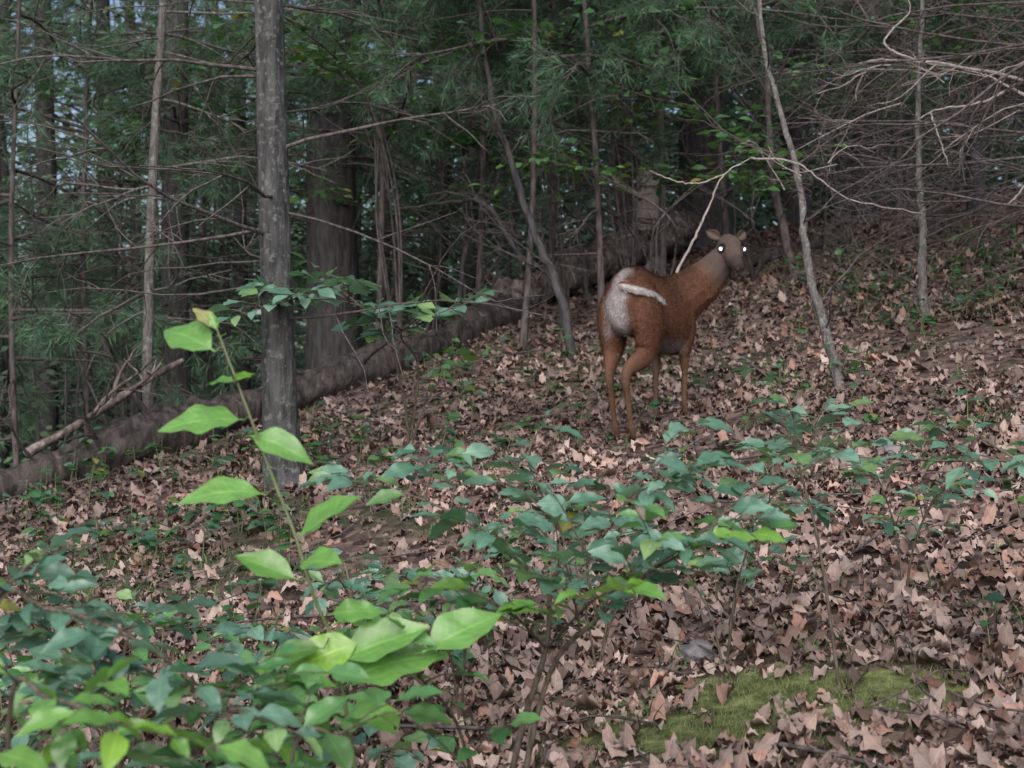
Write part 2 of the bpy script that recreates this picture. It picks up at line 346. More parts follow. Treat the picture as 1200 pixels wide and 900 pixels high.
st([S(1200,545,4.2),S(1160,520,4.3),S(1110,495,4.4),S(1070,520,4.4)],0.004,start=0.2,sub=1,sl=.2)
plant('shrub',B,GL)
B=[]
g=root(480,8.6)
st([g,S(470,450,8.5),S(440,370,8.2),S(360,350,7.9),S(270,372,7.6)],0.012,L=.14,start=0.4,spg=.065,sub=2,sl=.65)
st([g,S(490,430,8.6),S(470,390,8.4),S(520,365,8.2),S(560,352,8.2)],0.010,L=.14,start=0.4,spg=.065,sub=2,sl=.55)
st([g,S(500,470,8.6),S(530,430,8.6),S(570,410,8.8)],0.007,L=.11,start=0.3,pal=MID,spg=.09,sub=1,sl=.4)
plant('maple_sapling',B,GS)
for (u,v,d,w,pal) in ((640,150,12,1.6,SMID),(780,205,11,1.3,MID),(430,70,11,1.6,SMID),(880,215,12,1.2,SMID),(520,160,15,1.6,MID),(610,320,15,1.2,SMID),(150,120,14,1.6,SMID),(470,250,14,1.3,SMID),(720,60,12,1.5,SMID),(250,60,15,1.6,SMID),(980,120,13,1.4,SMID),(1120,60,13,1.3,SMID)):
    B=[]; g=root(u+U(-40,40),d+.5)
    for q in range(6):
        a=U(0,6.28); c_=S(u,v,d)
        st([g,(g+c_)/2+U(-.15,.15,3),c_+np.array([0,0,-.3]),c_+np.array([math.cos(a)*w*.6,math.sin(a)*w*.6,.1]),c_+np.array([math.cos(a)*w,math.sin(a)*w,U(-.1,.2)])],0.012,L=.12,start=0.6,pal=pal,spg=.11,sub=2,sl=.7,sides=5)
    plant('understory_tree',B,GS,M_dead)
e=empty('seedlings'); tb=Tubes(); lv=Leaves()
spots=[(y,U(-0.42,0.42)*(y+.5)) for y in U(4.4,14,120)]
spots+=[(U(9,12.5),x) for x in U(2.4,5,150)]+[(U(8,11),x) for x in U(-1.2,.9,40)]+[(U(5,9.5),x) for x in U(-4,-1.0,160)]
for y,x in spots:
    h=U(0.05,0.32); z=Hs(x,y); n=int(U(4,11)); p0=np.array([x,y,z-.01]); p1=p0+np.array([U(-.06,.06),U(-.06,.06),h]); tb.add(np.array([p0,(p0+p1)/2+U(-.01,.01,3),p1]),[.003,.002,.001],4)
    for k in range(n):
        a=U(0,6.28); f=U(.5,1); c_=pcol(STEAL if U(0,1)<.4 else SMID,0.01)*.85
        lv.add(p0+(p1-p0)*f,np.array([math.cos(a),math.sin(a),U(-.2,.3)]),np.array([rng.normal(0,.25),rng.normal(-.2,.25),1]),U(.04,.10),c_)
tb.obj('stems',M_gstem,e); lv.obj('leaves',GS,M_leaf,e)

# ------------------------------------------------------------------ trees
def grow(tb,p,d,L,r,depth,droop=0.0,wig=0.12,tips=None,nsub=6,ang=0.8,dec=.5):
    n=7; pts=[p]; q=p.copy(); dd=unit(d)
    for k in range(n-1):
        dd=unit(dd+rng.normal(0,wig,3)+np.array([0,0,droop])); q=q+dd*L/(n-1); pts.append(q)
    pts=np.array(pts); tb.add(pts,np.linspace(r,r*0.3+0.0008,n),4 if r<0.01 else 6)
    if tips is not None and depth==0: tips.append(pts)
    if depth>0:
        for k in range(nsub):
            t=U(0.2,1.0)*(n-1); i_=min(int(t),n-2); pp=pts[i_]+(pts[i_+1]-pts[i_])*(t-i_)
            T=unit(pts[i_+1]-pts[i_]); rnd=unit(np.cross(T,rng.normal(0,1,3)+np.array([0,0,1.5])))
            grow(tb,pp,T*math.cos(ang)+rnd*math.sin(ang),L*U(0.25,0.5)*(1.2-t/n*.6),r*dec,depth-1,droop,wig,tips,nsub,ang,dec)
NEED=((0.065,0.125,0.08),(0.14,0.245,0.145))
def needles(lines,name,parent,pal=NEED,L=0.13,step=0.07,per=11,w=0.021):
    P=[];D=[]
    for pts in lines:
        tot=np.linalg.norm(np.diff(pts,axis=0),axis=1).sum(); m=max(2,int(tot/step))
        for t in np.linspace(0.2,1,m):
            f=t*(len(pts)-1); i_=min(int(f),len(pts)-2); p=pts[i_]+(pts[i_+1]-pts[i_])*(f-i_); T=unit(pts[i_+1]-pts[i_])
            P.append(np.repeat(p[None],per,0)); D.append(unit(T*0.7+rng.normal(0,.55,(per,3))+np.array([0,0,-.15])))
    if not P: return
    P=np.concatenate(P);D=np.concatenate(D);n=len(P); t=U(0,1,n)[:,None]; c=np.array(pal[0])*(1-t)+np.array(pal[1])*t
    T=(np.array([[0,0,0],[.5,w,0],[1,0,-.04],[.5,-w,0.]]),np.array([[0,1,2,3]]),np.zeros((4,2)))
    V,F,C,UV=scatter([T],P,basis(D,rng.normal(0,1,(n,3))),U(L*.7,L*1.2,n),c); fast_mesh(name,V,F,M_needle,C,UV,parent=parent)
CL=[]
def tree(name,x,y,r,h,mat,topx=0,topy=0,nb=0,zb=(0.8,6),blen=1.5,live=0,zl=(3,8),llen=2.2,bdepth=1,bend=0.05,side=None,crown=True):
    e=empty(name); z0=Hs(x,y); tb=Tubes(); n=40; t=np.linspace(0,1,n)
    P=np.stack([x+topx*t+bend*np.sin(t*7+x),y+topy*t+bend*np.sin(t*5+y),z0-0.15+h*t],-1); P[0,:2]=(x,y)
    R=r*(1-0.72*t)*(1+0.5*np.exp(-t*h/0.25)); tb.add(P,R,18,0.03)
    tb.obj('trunk',mat,e)
    br=Tubes(); tips=[]
    def at(z): 
        k=np.clip((z+0.15)/h,0,1); return np.array([np.interp(k,t,P[:,i]) for i in range(3)])
    for q in range(nb):
        p=at(U(*zb)); a=U(0,6.28) if side is None else rng.normal(side,0.8); grow(br,p,np.array([math.cos(a),math.sin(a),U(-.2,.25)]),blen*U(.5,1.2),0.007+0.006*U(0,1),bdepth,-.03,.10,None,6)
    for q in range(live):
        p=at(U(*zl)); a=U(0,6.28) if side is None else rng.normal(side,0.9); grow(br,p,np.array([math.cos(a),math.sin(a),U(-.05,.35)]),llen*U(.6,1.2),0.016,2,-.05,.08,tips,6)
    br.obj('branches',M_dead if mat is not M_pale else mat,e)
    if tips: needles(tips,'needles',e)
    if crown:
        m=1500; a=U(0,6.28,m); rr=U(0,1,m)**.6*h*.17; zz=z0+h*U(.62,1.08,m); p=np.stack([x+topx*.9+rr*np.cos(a),y+rr*np.sin(a),zz],-1)
        CL.append(p)
    return e
def T(u,d,wpx,h,mat,name='pine_tree',**k):
    x=(u-600)/1650*d; return tree(name,x,d,wpx/1650*d/2,h,mat,**k)
T(338,8.0,40,13,M_bark,topx=-.55,nb=40,zb=(.9,5),blen=1.6,bdepth=1,bend=.03)
T(398,14,64,19,M_barkd,topx=-.4,nb=30,zb=(1,7),blen=2.2,live=16,zl=(1.8,7))
T(205,14,36,16,M_barkd,topx=.2,nb=30,zb=(1,7),blen=2.2,live=16,zl=(1.8,7))
T(822,17,60,19,M_barkd,topx=.1,nb=20,zb=(1,6),blen=2.2,live=26,zl=(2.6,7),llen=3.0,side=-1.8)
T(517,17,20,15,M_barkd,nb=20,zb=(1,6),blen=1.6,live=16,zl=(2,7))
T(180,10,13,9,M_pale,topx=.2,nb=26,zb=(1,4.5),blen=1.2,crown=False)
T(285,20,20,15,M_barkd,nb=22,zb=(1,7),blen=1.8,live=12)
T(935,18.5,34,16,M_barkd,nb=18,zb=(.6,5),blen=1.9,live=14,zl=(2.0,6),side=-2.2)
T(50,19,30,16,M_barkd,nb=24,zb=(1,8),blen=2.0,live=16,zl=(1.5,8))
T(120,24,28,17,M_barkd,nb=20,zb=(2,9),blen=2.0,live=10)
T(725,16,14,11,M_dead,topx=-.3,nb=16,zb=(1,5),blen=1.4,live=14,zl=(1.6,4.5),side=-1.8)
T(1010,17,22,13,M_barkd,topx=.3,nb=20,zb=(.5,5),blen=1.9,live=16,zl=(1.5,5),side=-2)
T(1150,15,20,12,M_barkd,topx=-.3,nb=24,zb=(.5,5),blen=2.0,live=14,zl=(1.5,5),side=-2.4)
for (u,d,h,lo) in ((700,11.5,8,1.5),(560,13,8,1.8),(640,13.5,8,1.7),(610,11.2,7,2.3),(100,13,8,1.2),(20,11.5,7,1.4),(250,16,8,1.4),(460,17,8,2),(770,13,8,2.1),(1060,14,7,1.4),(850,14,7,1.9),(700,14.5,8,1.8),(450,12.5,8,2.0)):
    T(u,d,8,h,M_dead,name='young_pine_tree',topx=U(-.3,.3),nb=10,zb=(.6,3.5),blen=1.2,live=20,zl=(lo,5),llen=1.7,crown=False)
def sap(name,P,r,mat,nb=6,bl=.8):
    e=empty(name); P=[np.array(p) for p in P]; P[0]=np.array([P[0][0],P[0][1],Hs(P[0][0],P[0][1])-.05]); tb=Tubes(); Q=cr(P,36); Q[1:]+=rng.normal(0,.006,(35,3)); tb.add(Q,np.linspace(r,r*.35,36),10,.06)
    tb.obj('trunk',mat,e); br=Tubes()
    for k in range(nb):
        i_=int(U(8,35)); a=U(0,6.28); grow(br,Q[i_],np.array([math.cos(a),math.sin(a),.6]),bl*U(.5,1.2),.006,2,0,.15,None,4)
    br.obj('branches',M_dead,e)
SG=ground_at
sap('leaning_sapling',[SG(988,8.3),S(970,400,8.4),S(945,300,8.5),S(935,210,8.7),S(900,80,9),S(880,-60,9.2)],.033,M_pale,12,1.0)
sap('bare_sapling',[SG(1083,9.6),S(1081,330,9.6),S(1080,240,9.7),S(1075,120,9.8),S(1085,-40,9.9)],.037,M_pale,16,1.0)
sap('curved_sapling',[SG(672,10.6),S(655,340,10.7),S(625,270,10.9),S(600,190,11),S(575,110,11),S(560,0,11.2),S(550,-80,11.3)],.038,M_barkd,12,1.0)
sap('curved_sapling',[SG(668,10.9),S(650,330,11),S(610,300,11.3),S(570,240,11.5),S(540,235,11.8),S(470,245,12.2)],.028,M_barkd,8,.8)
sap('bare_sapling',[SG(935,12.5),S(925,300,12.5),S(905,200,12.6),S(895,60,12.8),S(860,-60,13)],.05,M_dead,12,1.2)
sap('bare_sapling',[SG(535,12.6),S(545,300,12.7),S(575,230,12.8),S(600,150,13),S(640,0,13)],.026,M_barkd,9,1.0)
for k in range(12):
    u=U(20,1180); d=U(11.5,15)
    sap('bare_sapling',[SG(u,d)]+[SG(u,d)+np.array([U(-.2,.2)*j_,U(-.1,.1)*j_,j_*1.0]) for j_ in (1,2,3,4.5)],U(.010,.022),M_barkd,8,1.0)
def deadtree(xr,yr,nl,r,zlo,zhi,lmin,lmax):
    e=empty('dead_tree'); zr=Hs(xr,yr); tb=Tubes()
    tb.add(cr([(xr,yr,zr-.2),(xr-.1,yr,zr+3),(xr-.2,yr+.2,zr+7),(xr,yr,zr+11)],24),np.linspace(r,r*.4,24),14,.04); tb.obj('trunk',M_bark,e); br=Tubes()
    for q in range(nl):
        p=np.array([xr-.1,yr,zr+U(zlo,zhi)]); a=rng.normal(math.pi,.6); grow(br,p,np.array([math.cos(a),math.sin(a),U(-.15,.2)]),U(lmin,lmax),U(.010,.017),2,-.02,.12,None,7,.75,.52)
    br.obj('branches',M_dead,e); return e,zr
e,zr=deadtree(6.0,10.5,24,.2,.6,3.8,2.0,4.2)
deadtree(4.5,9.0,22,.13,.5,3.2,1.0,2.7)
deadtree(4.9,12.2,22,.15,.3,3.5,1.2,3.4)
xr,yr=6.0,10.5
br=Tubes()
def bl(P,r): 
    Q=cr(P,30); Q[1:-1]+=rng.normal(0,.0028,(28,3)); br.add(Q,np.linspace(r,.003,30),6,.08)
def ln(us,d): return [S(a,b_,d) for a,b_ in us]
bl([np.array([xr-.1,yr,zr+2.9])]+ln([(1300,140),(1200,95),(1120,78),(1040,70),(1005,75)],9),.020)
bl(ln([(1120,78),(1060,66),(1036,48),(1065,15),(1062,-10)],9),.012); bl(ln([(1200,95),(1150,120),(1100,128),(1075,140)],9),.010)
bl(ln([(1090,132),(1100,160),(1112,195)],9),.007); bl(ln([(1200,112),(1160,90),(1130,82)],9),.012); bl([np.array([xr-.1,yr,zr+2.2])]+ln([(1300,220),(1215,210),(1190,232),(1180,240)],9),.012)
for q in range(10): 
    grow(br,S(U(1020,1210),U(60,130),9),np.array([U(-1,-.2),U(-.3,.3),U(-.7,.6)]),U(.3,.8),.006,1,0,.2,None,4)
br.obj('bleached_branches',M_deadp,e)
e=empty('broken_branch'); br=Tubes(); bl(ln([(793,320),(812,282),(832,240),(848,205),(880,185)],7.9),.009); bl(ln([(848,205),(820,214),(790,212),(762,200)],8.0),.005); bl(ln([(880,185),(930,190),(960,210),(1000,235),(1081,250)],8.6),.008)
for q in range(4): grow(br,S(U(880,1000),U(190,225),8.5),np.array([U(-1,1),U(-.3,.3),U(-.6,.6)]),U(.2,.5),.004,1,0,.2,None,3)
br.obj('limb',M_deadp,e)

# ------------------------------------------------------------------ fallen logs
def log(name,pts,r0,r1,mat=M_log,stubs=5,n=80,rg=.06):
    e=empty(name); Q=cr(pts,n); z=np.array([Hs(a,b_) for a,b_ in Q[:,:2]]); R=np.linspace(r0,r1,n)*(1+.13*np.sin(np.linspace(0,23,n))+.06*rng.normal(size=n))
    lift=Q[:,2]; Q=Q.copy(); Q[:,2]=z+R*.6+lift; tb=Tubes(); tb.add(Q,R,22,rg)
    for k,s_ in ((0,-1),(n-1,1)):
        T_=unit(Q[1]-Q[0]) if k==0 else unit(Q[-1]-Q[-2]); tb.add(np.array([Q[k],Q[k]+T_*.02*s_,Q[k]+T_*.01*s_]),[R[k],R[k]*.8,.002],22,.02)
    tb.obj('trunk',mat,e); br=Tubes()
    for q in range(stubs):
        i_=int(U(3,n-3)); grow(br,Q[i_],np.array([U(-1,1),U(-1,.3),U(.3,1)]),U(.2,1.0),U(.012,.03),1,0,.12,None,3)
    br.obj('stubs',mat,e)
log('fallen_log',[(-4.8,7.9,0),(-3.25,9.15,.0),(-2.2,10.1,.03),(-1.02,11.3,.0),(-.5,12.2,0),(0.1,13.2,0)],.165,.15,stubs=14,rg=.09)
log('fallen_log',[(-.2,13.0,.02),(.55,13.8,.10),(1.2,14.6,.17),(1.95,15.5,.20)],.17,.20,M_log2,stubs=14,rg=.12)
log('fallen_log',[(-4.2,8.5,.02),(-3.3,9.9,.10),(-2.3,10.9,.14),(-1.4,11.9,.1)],.06,.04,M_log2,stubs=3,n=30)
log('fallen_branch',[(-3.2,9.3,.25),(-2.75,9.55,.42),(-2.3,9.8,.62)],.03,.018,M_log2,stubs=3,n=16)
log('fallen_log',[(1.7,13.2,0),(2.6,13.9,0),(3.4,14.2,0)],.06,.08,stubs=3,n=30)
e=empty('broken_stump'); sx_,sy_=1.40,14.9; z0=Hs(sx_,sy_); tb=Tubes(); tb.add(np.array([[sx_,sy_,z0-.1],[sx_,sy_,z0+.4],[sx_+.02,sy_,z0+.8],[sx_+.05,sy_,z0+.95]]),[.20,.15,.14,.11],18,.10)
for k in range(14):
    a=k/14*6.28; p=np.array([sx_+.05+.10*math.cos(a),sy_+.10*math.sin(a),z0+.88]); tb.add(np.array([p,p+[0,0,.10],p+[.01,0,U(.12,.32)]]),[.05,.04,.006],6)
tb.obj('wood',M_deadp,e)
for (u,d,s_) in ((818,4.75,.055),(1046,6.6,.05)):
    bm=bmesh.new(); bmesh.ops.create_icosphere(bm,subdivisions=4,radius=1)
    o=U(0,10,3)
    for v_ in bm.verts:
        c_=v_.co; f=1+.18*math.sin(3*c_.x+o[0])*math.sin(2.6*c_.y+o[1])+.08*math.sin(7*c_.z+o[2]+4*c_.x); v_.co=Vector((c_.x*s_*1.3*f,c_.y*s_*f,c_.z*s_*.75*f))
    me=bpy.data.meshes.new('rock'); bm.to_mesh(me); bm.free(); me.materials.append(M_rock); me.polygons.foreach_set('use_smooth',[True]*len(me.polygons))
    ob=bpy.data.objects.new('rock',me); g=ground_at(u,d); ob.location=(g[0],g[1],g[2]+s_*.3); COL.objects.link(ob)

# ------------------------------------------------------------------ distant trees & foliage masses
tb=Tubes()
for q in range(110):
    y=U(19,60); x=U(-.5,.5)*y*1.25; r=U(.04,.18); z=Hs(x,y); tb.add(np.array([[x,y,z-.2],[x+U(-.2,.2),y,z+6],[x+U(-.6,.6),y,z+13],[x+U(-.8,.8),y,z+19]]),[r*1.1,r*.85,r*.6,r*.2],8,.03)
for q in range(350):
    y=U(15,30); x=U(-.48,.48)*y; a=U(0,6.28); grow(tb,np.array([x,y,Hs(x,y)+U(.3,6)]),np.array([math.cos(a),math.sin(a),U(-.1,.4)]),U(.8,2.4),.010,1,-.02,.12,None,5)
tb.obj('distant_trees',M_barkf)
def clouds(name,cen,rad,per,size,pal,flat=.35):
    n=len(cen)*per; r=np.repeat(rad,per)[:,None]
    off=rng.normal(0,.5,(n,3))*r; off[:,2]*=flat; P=np.repeat(cen,per,0)+off
    a=U(0,6.28,n); D=np.stack([np.cos(a),np.sin(a),U(-.5,.3,n)],-1); Nn=np.stack([rng.normal(0,.6,n),rng.normal(-.3,.6,n),np.ones(n)],-1)
    t=np.clip(np.repeat(U(0,1,len(cen))**1.5,per)*.7+U(0,.3,n),0,1)[:,None]; col=np.array(pal[0])*(1-t)+np.array(pal[1])*t
    Tm=(np.array([[0,0,0],[.45,.3,.04],[1,0,-.1],[.45,-.3,.04]]),np.array([[0,1,2,3]]),np.zeros((4,2)))
    sc_=U(.7,1.3,n)*np.repeat(size,per); V,F,C,UV=scatter([Tm],P,basis(D,Nn),sc_,col); fast_mesh(name,V,F,M_bgleaf,C,UV)
BG=((0.065,0.092,0.075),(0.13,0.21,0.12)); BG2=((0.10,0.135,0.115),(0.16,0.23,0.155))  # haze put into the colours: background leaves paler and greyer
n=1550; y=U(15,36,n); x=U(-.52,.52,n)*y; z=H(x,y)+U(.3,1,n)*U(0,13,n)+.2
k=~((y<19)&(x>-1)&(z<H(x,y)+1.6)); x,y,z=x[k],y[k],z[k]
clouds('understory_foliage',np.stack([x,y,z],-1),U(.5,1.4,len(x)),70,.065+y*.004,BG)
n=1300; y=U(36,64,n); x=U(-.5,.5,n)*y; z=H(x,y)+U(0,1,n)*(4+y*.33)
k=~((x<-4)&(z>6.5)&(U(0,1,n)<.62)); x,y,z=x[k],y[k],z[k]
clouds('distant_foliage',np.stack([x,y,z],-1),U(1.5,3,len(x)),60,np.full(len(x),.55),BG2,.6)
n=240; y=U(12,40,n); x=U(-22,22,n); z=H(x,y)+U(8,15,n); k=z>1.5+y*.32; x,y,z=x[k],y[k],z[k]
clouds('shade_canopy',np.stack([x,y,z],-1),U(1.2,2.4,len(x)),45,np.full(len(x),.34),BG,.4)  # unseen leaf clusters added above the view to shade the background
P=np.concatenate(CL); P=P[::18]; P=P[P[:,2]>1.6+P[:,1]*.30]; clouds('tree_crowns',P,np.full(len(P),.8),14,np.full(len(P),.17),BG,.5)

# ------------------------------------------------------------------ deer
ANG=math.radians(62); fx,fy=math.cos(ANG),math.sin(ANG)
HX,HY=.67,8.0; HZ=Hs(HX,HY)
def gl(lx,ly): return Hs(HX+lx*fx-ly*fy,HY+lx*fy+ly*fx)-HZ
deer=empty('deer',(HX,HY,HZ)); deer.rotation_euler=(0,0,ANG)
bm=bmesh.new()
def loft(rings):
    rows=[[bm.verts.new(Vector(p)) for p in r] for r in rings]
    for a,b_ in zip(rows,rows[1:]):
        m_=len(a)
        for k in range(m_): bm.faces.new((a[k],a[(k+1)%m_],b_[(k+1)%m_],b_[k]))
    bm.faces.new(rows[0][::-1]); bm.faces.new(rows[-1])
def interp(A,n): return cr(list(np.array(A,float)),n)
th=np.linspace(0,2*np.pi,24,endpoint=False)
TR=interp([(-.175,.03,.86,.78),(-.155,.075,.91,.68),(-.10,.110,.955,.61),(0,.132,.99,.59),(.12,.130,.995,.60),(.28,.145,.97,.57),(.44,.15,.955,.53),(.58,.14,.97,.50),(.70,.12,.98,.51),(.79,.095,.95,.57),(.85,.05,.87,.66)],40)
rings=[]
for x,w,t_,b_ in TR:
    cz=(t_+b_)/2; hh=(t_-b_)/2; rings.append([(x,w*math.cos(a)*(1-.24*math.sin(a)),cz+hh*math.sin(a)) for a in th])
loft(rings)
def limb(pts,n=26,ref=(0,1,0)):
    A=interp(pts,n); P=A[:,:3]; T_=unit(np.gradient(P,axis=0)); s1=unit(np.cross(T_,np.array(ref,float))); s2=np.cross(s1,T_)
    loft([[tuple(P[i]+s1[i]*A[i,3]*math.cos(a)+s2[i]*A[i,4]*math.sin(a)) for a in th[::2]] for i in range(n)])
def hind(sy,fxo,fyo):
    g=gl(fxo,fyo)
    limb([(.03,sy*.070,.88,.11,.050),(.02,sy*.095,.77,.155,.066),(.01,sy*.108,.66,.148,.070),(-.0,sy*.106,.56,.112,.062),(-.03,sy*.09+fyo*.15,.48,.074,.048),(fxo-.075,fyo+sy*.008,.41+g*.5,.044,.030),(fxo-.095,fyo,.345+g*.7,.033,.023),(fxo-.07,fyo,.27+g,.022,.018),(fxo-.035,fyo,.14+g,.018,.016),(fxo-.014,fyo,.085+g,.022,.020),(fxo+.012,fyo,.04+g,.018,.018),(fxo+.028,fyo,.02+g,.028,.022),(fxo+.032,fyo,-.004+g,.031,.024)],48)
def fore(sy,fxo,fyo):
    g=gl(fxo,fyo)
    limb([(.66,sy*.075,.80,.09,.05),(.65,sy*.09,.66,.085,.055),(.62,sy*.09,.56,.060,.045),(fxo-.01,fyo,.44+g*.5,.038,.030),(fxo+.0,fyo,.34+g*.8,.029,.025),(fxo-.002,fyo,.28+g,.021,.019),(fxo-.008,fyo,.14+g,.017,.016),(fxo-.005,fyo,.085+g,.021,.019),(fxo+.012,fyo,.04+g,.017,.017),(fxo+.028,fyo,.02+g,.026,.021),(fxo+.03,fyo,-.004+g,.029,.022)],40)
FEET=((1,-.03,.07),(-1,-.09,-.055),(1,.60,.085),(-1,.64,-.085))
hind(*FEET[0]); hind(*FEET[1]); fore(*FEET[2]); fore(*FEET[3])
HSC=1.20
Cq=np.array([.92,-.27,1.16]); hd=unit(np.array([-.70,-.52,-.50]))
limb([(.56,0,.80,.15,.12),(.68,-.02,.83,.155,.125),(.78,-.07,.89,.145,.125),(.86,-.14,.97,.125,.115),(.90,-.20,1.05,.102,.095),(.925,-.25,1.12,.082,.078),(.92,-.27,1.17,.062,.062)],24,ref=(0.6,.8,0))
upv=unit(np.array([0,0,1])-hd*hd[2]); lat=np.cross(upv,hd)
HS=interp([(-.085,.025,.03,0),(-.06,.050,.054,.0),(-.02,.064,.068,.0),(.03,.066,.064,.0),(.065,.056,.056,-.003),(.10,.044,.047,-.010),(.14,.035,.038,-.015),(.18,.030,.032,-.018),(.205,.026,.027,-.02),(.218,.013,.014,-.02)],26)*HSC
loft([[tuple(Cq+hd*s_+upv*(o_+h_*math.sin(a))+lat*w_*math.cos(a)) for a in th[::2]] for s_,w_,h_,o_ in HS])
bmesh.ops.recalc_face_normals(bm,faces=bm.faces)
me=bpy.data.meshes.new('body_raw'); bm.to_mesh(me); bm.free()
tmp=bpy.data.objects.new('tmp',me); COL.objects.link(tmp)
r_=tmp.modifiers.new('r','REMESH'); r_.mode='VOXEL'; r_.voxel_size=.0065; r_.use_smooth_shade=True
s_=tmp.modifiers.new('s','SMOOTH'); s_.factor=.5; s_.iterations=8
dg=bpy.context.evaluated_depsgraph_get(); me2=bpy.data.meshes.new_from_object(tmp.evaluated_get(dg)); bpy.data.objects.remove(tmp)
nv=len(me2.vertices); co=np.zeros(nv*3,np.float32); me2.vertices.foreach_get('co',co); co=co.reshape(-1,3).astype(float)
no=np.zeros(nv*3,np.float32); me2.vertices.foreach_get('normal',no); no=no.reshape(-1,3)
def ss(a,b_,v_): t=np.clip((v_-a)/(b_-a),0,1); return t*t*(3-2*t)
x,y,z=co.T
jit=rng.normal(0,.006,nv); jx=x+.012*np.sin(z*60)+jit; jy=y+.008*np.sin(z*45+2)+jit
rus=np.array([.150,.075,.049]); dark=np.array([.075,.043,.033]); wh=np.array([.38,.35,.36]); grey=np.array([.11,.088,.08]); tan=np.array([.17,.105,.075])
C=np.tile(rus,(nv,1))
def bl_(C,c,m): return C*(1-m[:,None])+np.asarray(c)*m[:,None]
C=bl_(C,dark,ss(.3,.95,no[:,2])*ss(.80,.97,z)*.8)
C=bl_(C,tan,ss(.55,.30,z)*.8)
C=bl_(C,wh,ss(.62,.52,z)*ss(.1,.2,x)*ss(.62,.5,x)*ss(.2,-.5,no[:,2])*.8)
C=bl_(C,wh,ss(-.075,-.135,jx)*ss(.100,.040,abs(jy-.02))*ss(.46,.62,z)*ss(.87,.82,z)*.95)
C=bl_(C,wh,ss(-.0,-.07,jx)*ss(.055,.02,abs(jy))*ss(.40,.5,z)*.8)
hdp=((co-Cq)@hd)/HSC; dist=np.linalg.norm(co-(Cq+hd*.05*HSC),axis=1)/HSC; isH=ss(.22,.12,dist)
C=bl_(C,grey,isH*.9); nk=ss(.70,.95,x)*ss(.8,1.05,z)*(1-isH); C=bl_(C,np.array([.13,.08,.058]),nk*.7)
C=bl_(C,(.03,.025,.025),ss(.19,.205,hdp)*isH); C=bl_(C,(.05,.04,.04),isH*ss(.11,.15,hdp)*.6)
C=bl_(C,(.30,.27,.25),isH*ss(-.2,-.7,no@upv)*ss(.02,.06,hdp)*.7)
for sg in (1,-1):
    ep=Cq+(hd*.045+upv*.018+lat*sg*.056)*HSC; de=np.linalg.norm(co-ep,axis=1); C=bl_(C,(.02,.017,.017),ss(.038,.028,de))
hoof=np.zeros(nv)
for (_,fx_,fy_) in FEET:
    gg=gl(fx_,fy_); hoof=np.maximum(hoof,(np.hypot(x-fx_-.02,y-fy_)<.08)*ss(.04+gg,.028+gg,z))
C=bl_(C,(.02,.018,.018),hoof)
a=me2.color_attributes.new('Col','FLOAT_COLOR','POINT'); c4=np.ones((nv,4),np.float32); c4[:,:3]=C; a.data.foreach_set('color',c4.ravel())
m,nt,b=newmat('deer_fur'); at=N(nt,'ShaderNodeAttribute',attribute_name='Col'); v=objvec(nt,(60,140,100)); nf=noise(nt,1.5,5,v,.75); n2=noise(nt,7,3,objvec(nt))
c=mix(nt,at.outputs['Color'],ramp(nt,nf,[(.3,(.5,.48,.46)),(.7,(1.25,1.25,1.25))]),1.0,'MULTIPLY'); c=mix(nt,c,ramp(nt,n2,[(.3,(.65,.65,.65)),(.7,(1,1,1))]),.8,'MULTIPLY')
nt.links.new(c,b.inputs['Base Color']); b.inputs['Roughness'].default_value=.95; b.inputs['Specular IOR Level'].default_value=.04; bump(nt,b,nf,.7,.01); M_fur=m
me2.materials.clear(); me2.materials.append(M_fur); me2.name='body'
me2.polygons.foreach_set('use_smooth',[True]*len(me2.polygons))
ob=bpy.data.objects.new('body',me2); ob.parent=deer; COL.objects.link(ob)
nh=60000; tri=rng.integers(0,nv,nh); hp=co[tri]; hn=no[tri].astype(float); keep=(hp[:,2]>.12); hp=hp[keep]+rng.normal(0,.003,(keep.sum(),3)); hn=hn[keep]; hc=C[tri[keep]]
fl=np.tile([-.8,0,-.6],(len(hp),1)); isn=(hp[:,0]>.75)&(hp[:,2]>.85); fl[isn]=-np.array([.3,-.4,.9]); fl=fl-hn*np.sum(fl*hn,-1,keepdims=True); fl=unit(unit(fl)+hn*.30+rng.normal(0,.16,fl.shape))
Th=(np.array([[0,0,0],[.5,.06,0],[1,0,0],[.5,-.06,0.]]),np.array([[0,1,2,3]]),np.zeros((4,2)))
Lh=U(.014,.028,len(hp))*np.where(np.linalg.norm(hp-Cq,axis=1)<.25,.4,1)*np.where(hp[:,2]<.5,.5,1)
V,F,C2,_=scatter([Th],hp-hn*.001,basis(fl,hn+rng.normal(0,.3,hn.shape)),Lh,hc*U(.6,1.45,len(hp))[:,None]); fast_mesh('coat',V,F,M_needle,C2,parent=deer)
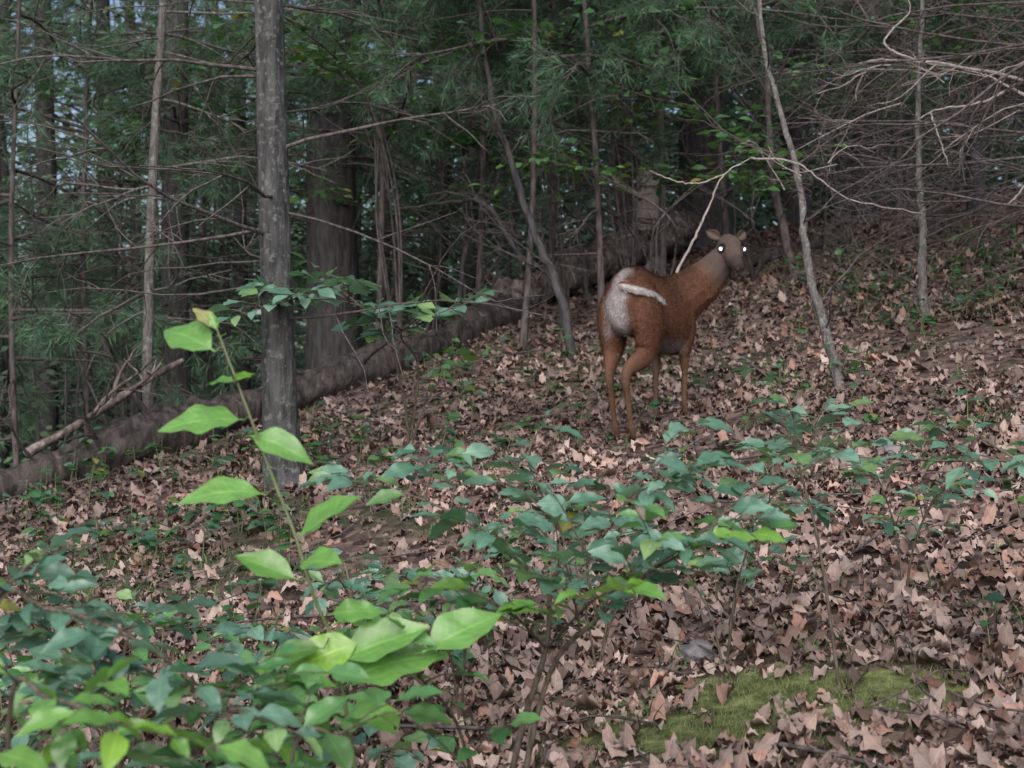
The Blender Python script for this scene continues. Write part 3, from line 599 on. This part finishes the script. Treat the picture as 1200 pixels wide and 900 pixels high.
# tail, swished against the right flank: brown above, white hair fringe below
Q=cr([(-.155,.005,.880),(-.182,-.045,.872),(-.155,-.100,.858),(-.075,-.140,.845),(.03,-.150,.828),(.115,-.148,.808)],26); tt=np.linspace(0,1,26)
Tq=unit(np.gradient(Q,axis=0)); upq=np.tile([0,0,1.],(26,1)); sq=unit(np.cross(Tq,upq)); V=[];Cc=[]
for i_ in range(26):
    hh=.016*math.sin(math.pi*min(1,.25+tt[i_]*.75))**.7+.002
    for a in np.linspace(0,2*np.pi,12,endpoint=False):
        V.append(Q[i_]+sq[i_]*.010*math.cos(a)+upq[i_]*hh*math.sin(a)+rng.normal(0,.002,3)); Cc.append((.13,.07,.05) if math.sin(a)>.45 else (.48,.45,.45))
i=np.arange(25)[:,None]*12; j=np.arange(12)[None,:]; F=np.stack([i+j,i+(j+1)%12,i+12+(j+1)%12,i+12+j],-1).reshape(-1,4)
fast_mesh('tail',np.array(V),F,M_fur,np.array(Cc),parent=deer)
k_=rng.integers(0,26,1500); tp=Q[k_]+rng.normal(0,.005,(1500,3))-upq[k_]*.008; td=unit(Tq[k_]*.8-upq[k_]*.45+rng.normal(0,.2,(1500,3)))
V,F,C2,_=scatter([Th],tp,basis(td,sq[k_]+rng.normal(0,.3,(1500,3))),U(.02,.045,1500),np.tile([.50,.47,.47],(1500,1))*U(.8,1.1,1500)[:,None]); fast_mesh('tail_hair',V,F,M_needle,C2,parent=deer)
for sg in (1,-1):
    Vt,Ft,uv=leaf_template(10,6,lambda t:.27*math.sin(math.pi*t**.75)**.8+.02*(1-t),.9,-.25,0,.0)
    d_=unit(lat*sg*.7+upv*.1-hd*.95); Rb=basis(d_[None],unit(hd*.6+lat*sg*.3+upv*.5)[None])[0]
    p=Cq+(-hd*.035+upv*.035+lat*sg*.045)*HSC
    Vw=(Vt*.105)@Rb.T+p; cc=np.tile([.10,.07,.06],(len(Vw),1)); cc[np.abs(uv[:,1])<.5]=(.15,.125,.115)
    eo=fast_mesh('ear',Vw,Ft,M_fur,cc,parent=deer); sm=eo.modifiers.new('s','SOLIDIFY'); sm.thickness=.006
m,nt,b=newmat('eye'); b.inputs['Base Color'].default_value=(.01,.008,.008,1); b.inputs['Roughness'].default_value=.08; M_eye=m
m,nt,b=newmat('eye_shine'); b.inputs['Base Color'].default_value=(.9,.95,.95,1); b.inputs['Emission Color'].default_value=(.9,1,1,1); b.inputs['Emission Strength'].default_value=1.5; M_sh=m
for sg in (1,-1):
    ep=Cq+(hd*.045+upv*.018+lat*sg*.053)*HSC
    for nm,rad,mat_,off in (('eye',.0185,M_eye,0),('eye_glow',.012,M_sh,.0115)):  # second sphere glows, standing in for flash reflected by the eye
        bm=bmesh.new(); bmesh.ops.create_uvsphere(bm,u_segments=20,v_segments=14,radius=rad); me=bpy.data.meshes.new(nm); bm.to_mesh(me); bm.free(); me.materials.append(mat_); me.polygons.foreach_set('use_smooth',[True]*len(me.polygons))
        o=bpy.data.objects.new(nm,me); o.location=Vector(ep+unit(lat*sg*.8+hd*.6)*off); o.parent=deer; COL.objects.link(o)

# ------------------------------------------------------------------ light, world, camera
w=bpy.data.worlds.new('World'); sc.world=w; w.use_nodes=True; nt=w.node_tree; bg=nt.nodes['Background']
sky=nt.nodes.new('ShaderNodeTexSky'); sky.sky_type='NISHITA'; sky.sun_disc=False
EL=math.radians(40); AZ=math.radians(188)
sky.sun_elevation=EL; sky.sun_rotation=AZ; sky.dust_density=3; sky.air_density=1.0; nt.links.new(sky.outputs[0],bg.inputs[0]); bg.inputs[1].default_value=.15
sd=bpy.data.lights.new('sun','SUN'); sd.energy=4.2; sd.angle=math.radians(80); sd.color=(1,.96,.94)
so=bpy.data.objects.new('sun',sd); COL.objects.link(so)
dirv=Vector((math.sin(AZ)*math.cos(EL),math.cos(AZ)*math.cos(EL),math.sin(EL))); so.rotation_euler=dirv.to_track_quat('Z','Y').to_euler(); so.location=dirv*20
cd=bpy.data.cameras.new('camera'); cam=bpy.data.objects.new('camera',cd); COL.objects.link(cam); cam.location=(0,0,CAMZ); cam.rotation_euler=(math.radians(90),0,0)
cd.sensor_width=36; cd.lens=49.5; cd.clip_end=600; cd.clip_start=.05; cd.dof.use_dof=True; cd.dof.focus_distance=5.5; cd.dof.aperture_fstop=4.5
sc.camera=cam
print('deer hip z',HZ,'front rel',gl(.62,0))
